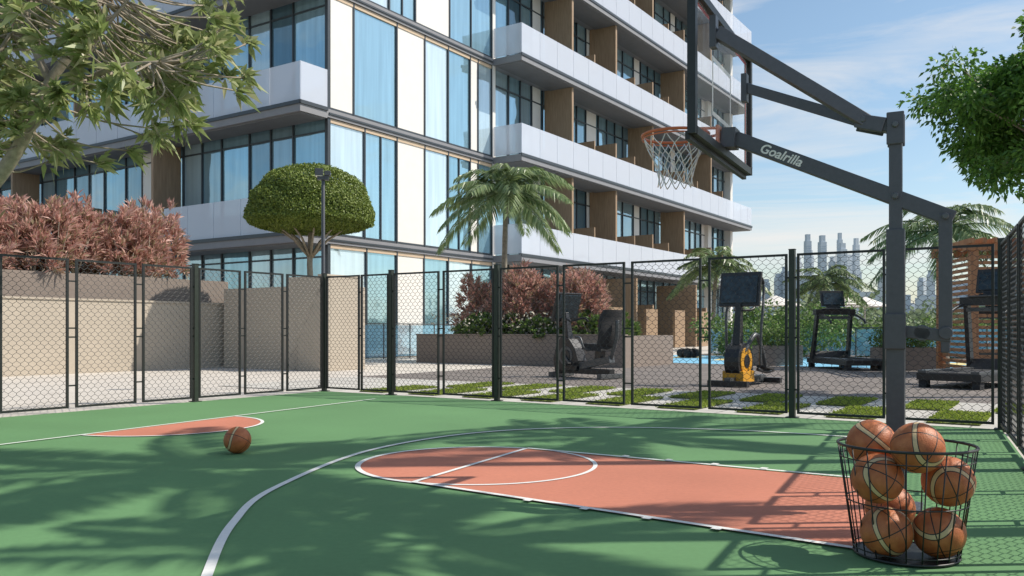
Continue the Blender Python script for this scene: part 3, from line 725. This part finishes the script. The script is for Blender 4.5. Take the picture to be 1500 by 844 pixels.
def recumbent(loc,rot,s):
    m=MB()
    m.beam((-.7,0,.12),(.62,0,.12),.14,.1,'hblack'); m.beam((-.6,-.28,.05),(-.6,.28,.05),.1,.08,'hgrey'); m.beam((.58,-.28,.05),(.58,.28,.05),.1,.08,'hgrey')
    sh=[(-.66,.12),(-.12,.12),(-.08,.3),(-.16,.52),(-.3,.68),(-.5,.72),(-.62,.58),(-.7,.32)]
    m.prism(sh,-.11,.11,'hblack',T=Matrix(((1,0,0,0),(0,0,1,0),(0,1,0,0),(0,0,0,1))))
    m.disc((-.38,0,.38),(0,1,0),.17,.24,'hgrey',22); m.disc((-.38,0,.38),(0,1,0),.12,.26,'hblack',22)
    m.beam((-.42,0,.6),(-.50,0,1.15),.16,.14,'hblack',w1=.1,h1=.08)
    m.beam((-.54,0,1.00),(-.40,0,1.50),.06,.60,'hblack',up=(0,1,0)); m.beam((-.495,0,1.05),(-.362,0,1.46),.012,.52,'screen',up=(0,1,0))
    for a in (-1,1):
        m.tube(catmull([(-.5,a*.06,.98),(-.3,a*.25,1.05),(-.15,a*.22,1.0)],4),.022,'hblack',7)
        m.beam((-.38,a*.14,.38),(-.25,a*.14,.24),.03,.04,'hgrey'); m.beam((-.3,a*.22,.22),(-.17,a*.22,.26),.1,.03,'rubber')
        m.tube(catmull([(.3,a*.1,.5),(.28,a*.32,.52),(.2,a*.34,.7),(.08,a*.34,.72)],4),.022,'hgrey',7)
    m.beam((-.1,0,.2),(.62,0,.34),.14,.12,'hgrey'); m.beam((.32,0,.25),(.36,0,.5),.14,.12,'hblack')
    m.beam((.12,0,.56),(.54,0,.53),.44,.11,'rubber',w1=.38)
    n=6; vs=[];fs=[]
    for i in range(7):
        t=i/6; x=.50+.18*t+.03*math.sin(t*6); z=.56+.62*t; hw=.21+.06*math.sin(math.pi*t*.9)
        for j in range(n+1):
            q=-1+2*j/n; vs.append((x-.05*q*q,hw*q,z))
    for i in range(6):
        for j in range(n): fs.append((i*(n+1)+j,i*(n+1)+j+1,(i+1)*(n+1)+j+1,(i+1)*(n+1)+j))
    k=len(vs); vs+= [(x+.07,y,z) for x,y,z in vs]; fs+= [tuple(a+k for a in reversed(f)) for f in fs]
    w=n+1
    for i in range(6): fs+= [(i*w,(i+1)*w,(i+1)*w+k,i*w+k),((i+1)*w-1,(i+1)*w-1+k,(i+2)*w-1+k,(i+2)*w-1)]
    for j in range(n): fs+= [(6*w+j,6*w+j+1,6*w+j+1+k,6*w+j+k)]
    m.add(vs,fs,'rubber',True)
    m.tube(catmull([(.6,0,.35),(.72,0,.7),(.74,0,1.0)],4),.035,'hgrey',8)
    return m.obj('recumbent_bike',loc,rot,bevel=.01,scale=s)
recumbent((1.70,19.6,-.016),-.85,1.32)
def elliptical(loc,rot,s):
    m=MB()
    m.beam((-.45,0,.08),(.85,0,.08),.1,.1,'hgrey'); m.beam((-.42,-.3,.05),(-.42,.3,.05),.1,.08,'hblack'); m.beam((.82,-.3,.05),(.82,.3,.05),.1,.08,'hblack')
    m.disc((-.05,0,.36),(0,1,0),.27,.22,'hblack',26); m.disc((-.05,0,.36),(0,1,0),.2,.25,'yellow',24); m.disc((-.05,0,.36),(0,1,0),.10,.27,'hblack',20)
    m.bx(-.26,.14,-.16,.16,.06,.22,'yellow')
    m.beam((-.1,0,.5),(-.02,0,1.25),.14,.12,'hblack',w1=.08,h1=.08)
    m.beam((-.03,0,1.16),(.06,0,1.66),.62,.06,'hblack',up=(-1,0,0)) 
    m.beam((-.068,0,1.21),(.015,0,1.61),.54,.012,'screen',up=(-1,0,0))
    for a in (-1,1):
        m.tube(catmull([(.12,a*.26,.3),(.12,a*.27,.8),(.16,a*.28,1.1),(.30,a*.24,1.35),(.33,a*.22,1.5)],5),.022,'hgrey',8)
        m.tube(catmull([(.33,a*.22,1.5),(.28,a*.21,1.58),(.2,a*.2,1.58)],4),.026,'rubber',8)
        m.tube(catmull([(.12,a*.22,.3+.06*a),(.5,a*.2,.24+.05*a),(.82,a*.18,.2)],4),.028,'hblack',8)
        m.beam((.3,a*.2,.33+.05*a),(.62,a*.2,.28+.05*a),.15,.04,'rubber')
        m.tube(catmull([(-.1,a*.1,.5),(.2,a*.15,.75),(.45,a*.14,.55),(.7,a*.12,.2)],5),.035,'hgrey',8)
        m.tube(catmull([(-.02,a*.05,1.1),(.12,a*.14,1.12),(.24,a*.14,1.2)],4),.018,'hblack',7)
    return m.obj('elliptical_trainer',loc,rot,bevel=.01,scale=s)
elliptical((4.55,16.9,-.016),.9,1.36)
m=MB()
for y in (0,.42):
    m.tube([(-.28,y,.2),(.28,y,.2)],.03,'hgrey',8)
    for x in (-.26,-.14,.14,.26): m.disc((x,y,.2),(1,0,0),.2 if abs(x)<.2 else .17,.1,'rubber',18)
m.obj('dumbbell',(7.1,33.5,-.016),.5,bevel=.01,scale=.95)

# slatted timber pergola at right
m=MB()
for x in (0,3.4):
    for y in (0,2.2): m.bx(x-.09,x+.09,y-.09,y+.09,0,3.0,'wood2')
m.bx(-.2,3.6,-.12,.12,3.0,3.16,'wood2'); m.bx(-.2,3.6,2.08,2.32,3.0,3.16,'wood2')
for i in range(15): m.bx(-.15+i*.26,-.08+i*.26,-.3,2.5,3.162,3.28,'wood2')
for i in range(20): m.bx(.1,3.3,-.02,.03,.15+i*.14,.23+i*.14,'wood2')
for i in range(20): m.bx(.0,.05,.1,2.1,.15+i*.14,.23+i*.14,'wood2')
m.obj('timber_pergola',(11.0,20.2,-.016),-.15)
for i,(x,y,w) in enumerate([(10.9,23.6,1.6),(8.3,26.5,1.4)]):
    m=MB(); m.bx(-w/2,w/2,-.3,.3,0,.62,'plant'); m.bx(-w/2+.05,w/2-.05,-.25,.25,.62,.64,'soil')
    n=1200; P=np.column_stack([NR.uniform(-w/2,w/2,n),NR.uniform(-.35,.35,n),NR.uniform(.62,1.15,n)]); m.leaves(P,NR.normal(size=(n,3))+np.array([0,0,.8]),.14,.05,'hedge'); m.obj('planter_box',(x,y,-.016),.1*i,bevel=.01)
for (x,y) in ((16.2,52),(19.5,50),(22.5,54)):
    m=MB(); m.tube([(0,0,0),(0,0,2.9)],.04,'white',8); k=8; vs=[(0,0,3.2)]+[(1.7*math.cos(i*math.pi/4),1.7*math.sin(i*math.pi/4),2.55) for i in range(8)]
    m.add(vs,[(0,i+1,(i+1)%8+1) for i in range(8)],'white'); m.disc((0,0,.05),(0,0,1),.3,.1,'plant'); m.obj('parasol',(x,y,0))

# ------------------------------------------------------------------ light, sky, camera
sd=Vector((.68,.04,.74)).normalized()
L=bpy.data.lights.new('sun','SUN'); L.energy=5.0; L.angle=math.radians(.5); L.color=(1,.93,.82)
lo=bpy.data.objects.new('sun',L); scene.collection.objects.link(lo); lo.rotation_euler=sd.to_track_quat('Z','Y').to_euler(); lo.location=(20,5,30)
w=bpy.data.worlds.new('World'); scene.world=w; w.use_nodes=True; nt=w.node_tree; bg=nt.nodes['Background']
sky=nt.nodes.new('ShaderNodeTexSky'); sky.sky_type='NISHITA'; sky.sun_disc=False
sky.sun_elevation=math.asin(sd.z); sky.sun_rotation=math.atan2(sd.x,sd.y); sky.air_density=1.0; sky.dust_density=1.0; sky.ozone_density=1.5
hs_=nt.nodes.new('ShaderNodeHueSaturation'); hs_.inputs['Hue'].default_value=.49; hs_.inputs['Saturation'].default_value=1.0; nt.links.new(sky.outputs[0],hs_.inputs['Color'])
tc=nt.nodes.new('ShaderNodeTexCoord'); mp=nt.nodes.new('ShaderNodeMapping'); mp.inputs['Scale'].default_value=(1.0,1.3,6.5); mp.inputs['Rotation'].default_value=(0,.12,.3)
no=nt.nodes.new('ShaderNodeTexNoise'); no.inputs['Scale'].default_value=2.4; no.inputs['Detail'].default_value=10; no.inputs['Roughness'].default_value=.62; no.inputs['Distortion'].default_value=.7
nt.links.new(tc.outputs['Generated'],mp.inputs[0]); nt.links.new(mp.outputs[0],no.inputs[0])
rp=nt.nodes.new('ShaderNodeValToRGB'); rp.color_ramp.elements[0].position=.47; rp.color_ramp.elements[0].color=(0,0,0,1); rp.color_ramp.elements[1].position=.70; rp.color_ramp.elements[1].color=(.85,.85,.85,1)
nt.links.new(no.outputs['Fac'],rp.inputs[0])
sx=nt.nodes.new('ShaderNodeSeparateXYZ'); nt.links.new(tc.outputs['Generated'],sx.inputs[0])
hz=nt.nodes.new('ShaderNodeMapRange'); hz.inputs[1].default_value=.05; hz.inputs[2].default_value=.5; hz.inputs[3].default_value=1.0; hz.inputs[4].default_value=.4
nt.links.new(sx.outputs[2],hz.inputs[0])
ml=nt.nodes.new('ShaderNodeMath'); ml.operation='MULTIPLY'; nt.links.new(rp.outputs[0],ml.inputs[0]); nt.links.new(hz.outputs[0],ml.inputs[1])
mx=nt.nodes.new('ShaderNodeMix'); mx.data_type='RGBA'; nt.links.new(ml.outputs[0],mx.inputs[0]); nt.links.new(hs_.outputs[0],mx.inputs[6]); mx.inputs[7].default_value=(6.1,5.9,5.7,1)
nt.links.new(mx.outputs[2],bg.inputs['Color']); bg.inputs['Strength'].default_value=.15
cam=bpy.data.cameras.new('camera'); co=bpy.data.objects.new('camera',cam); scene.collection.objects.link(co)
cam.sensor_width=36; cam.lens=36*1241/1500; cam.shift_y=61/1500; cam.clip_end=9000; cam.clip_start=.05
co.location=(0,0,1.1); co.rotation_euler=(math.radians(90),0,0); scene.camera=co
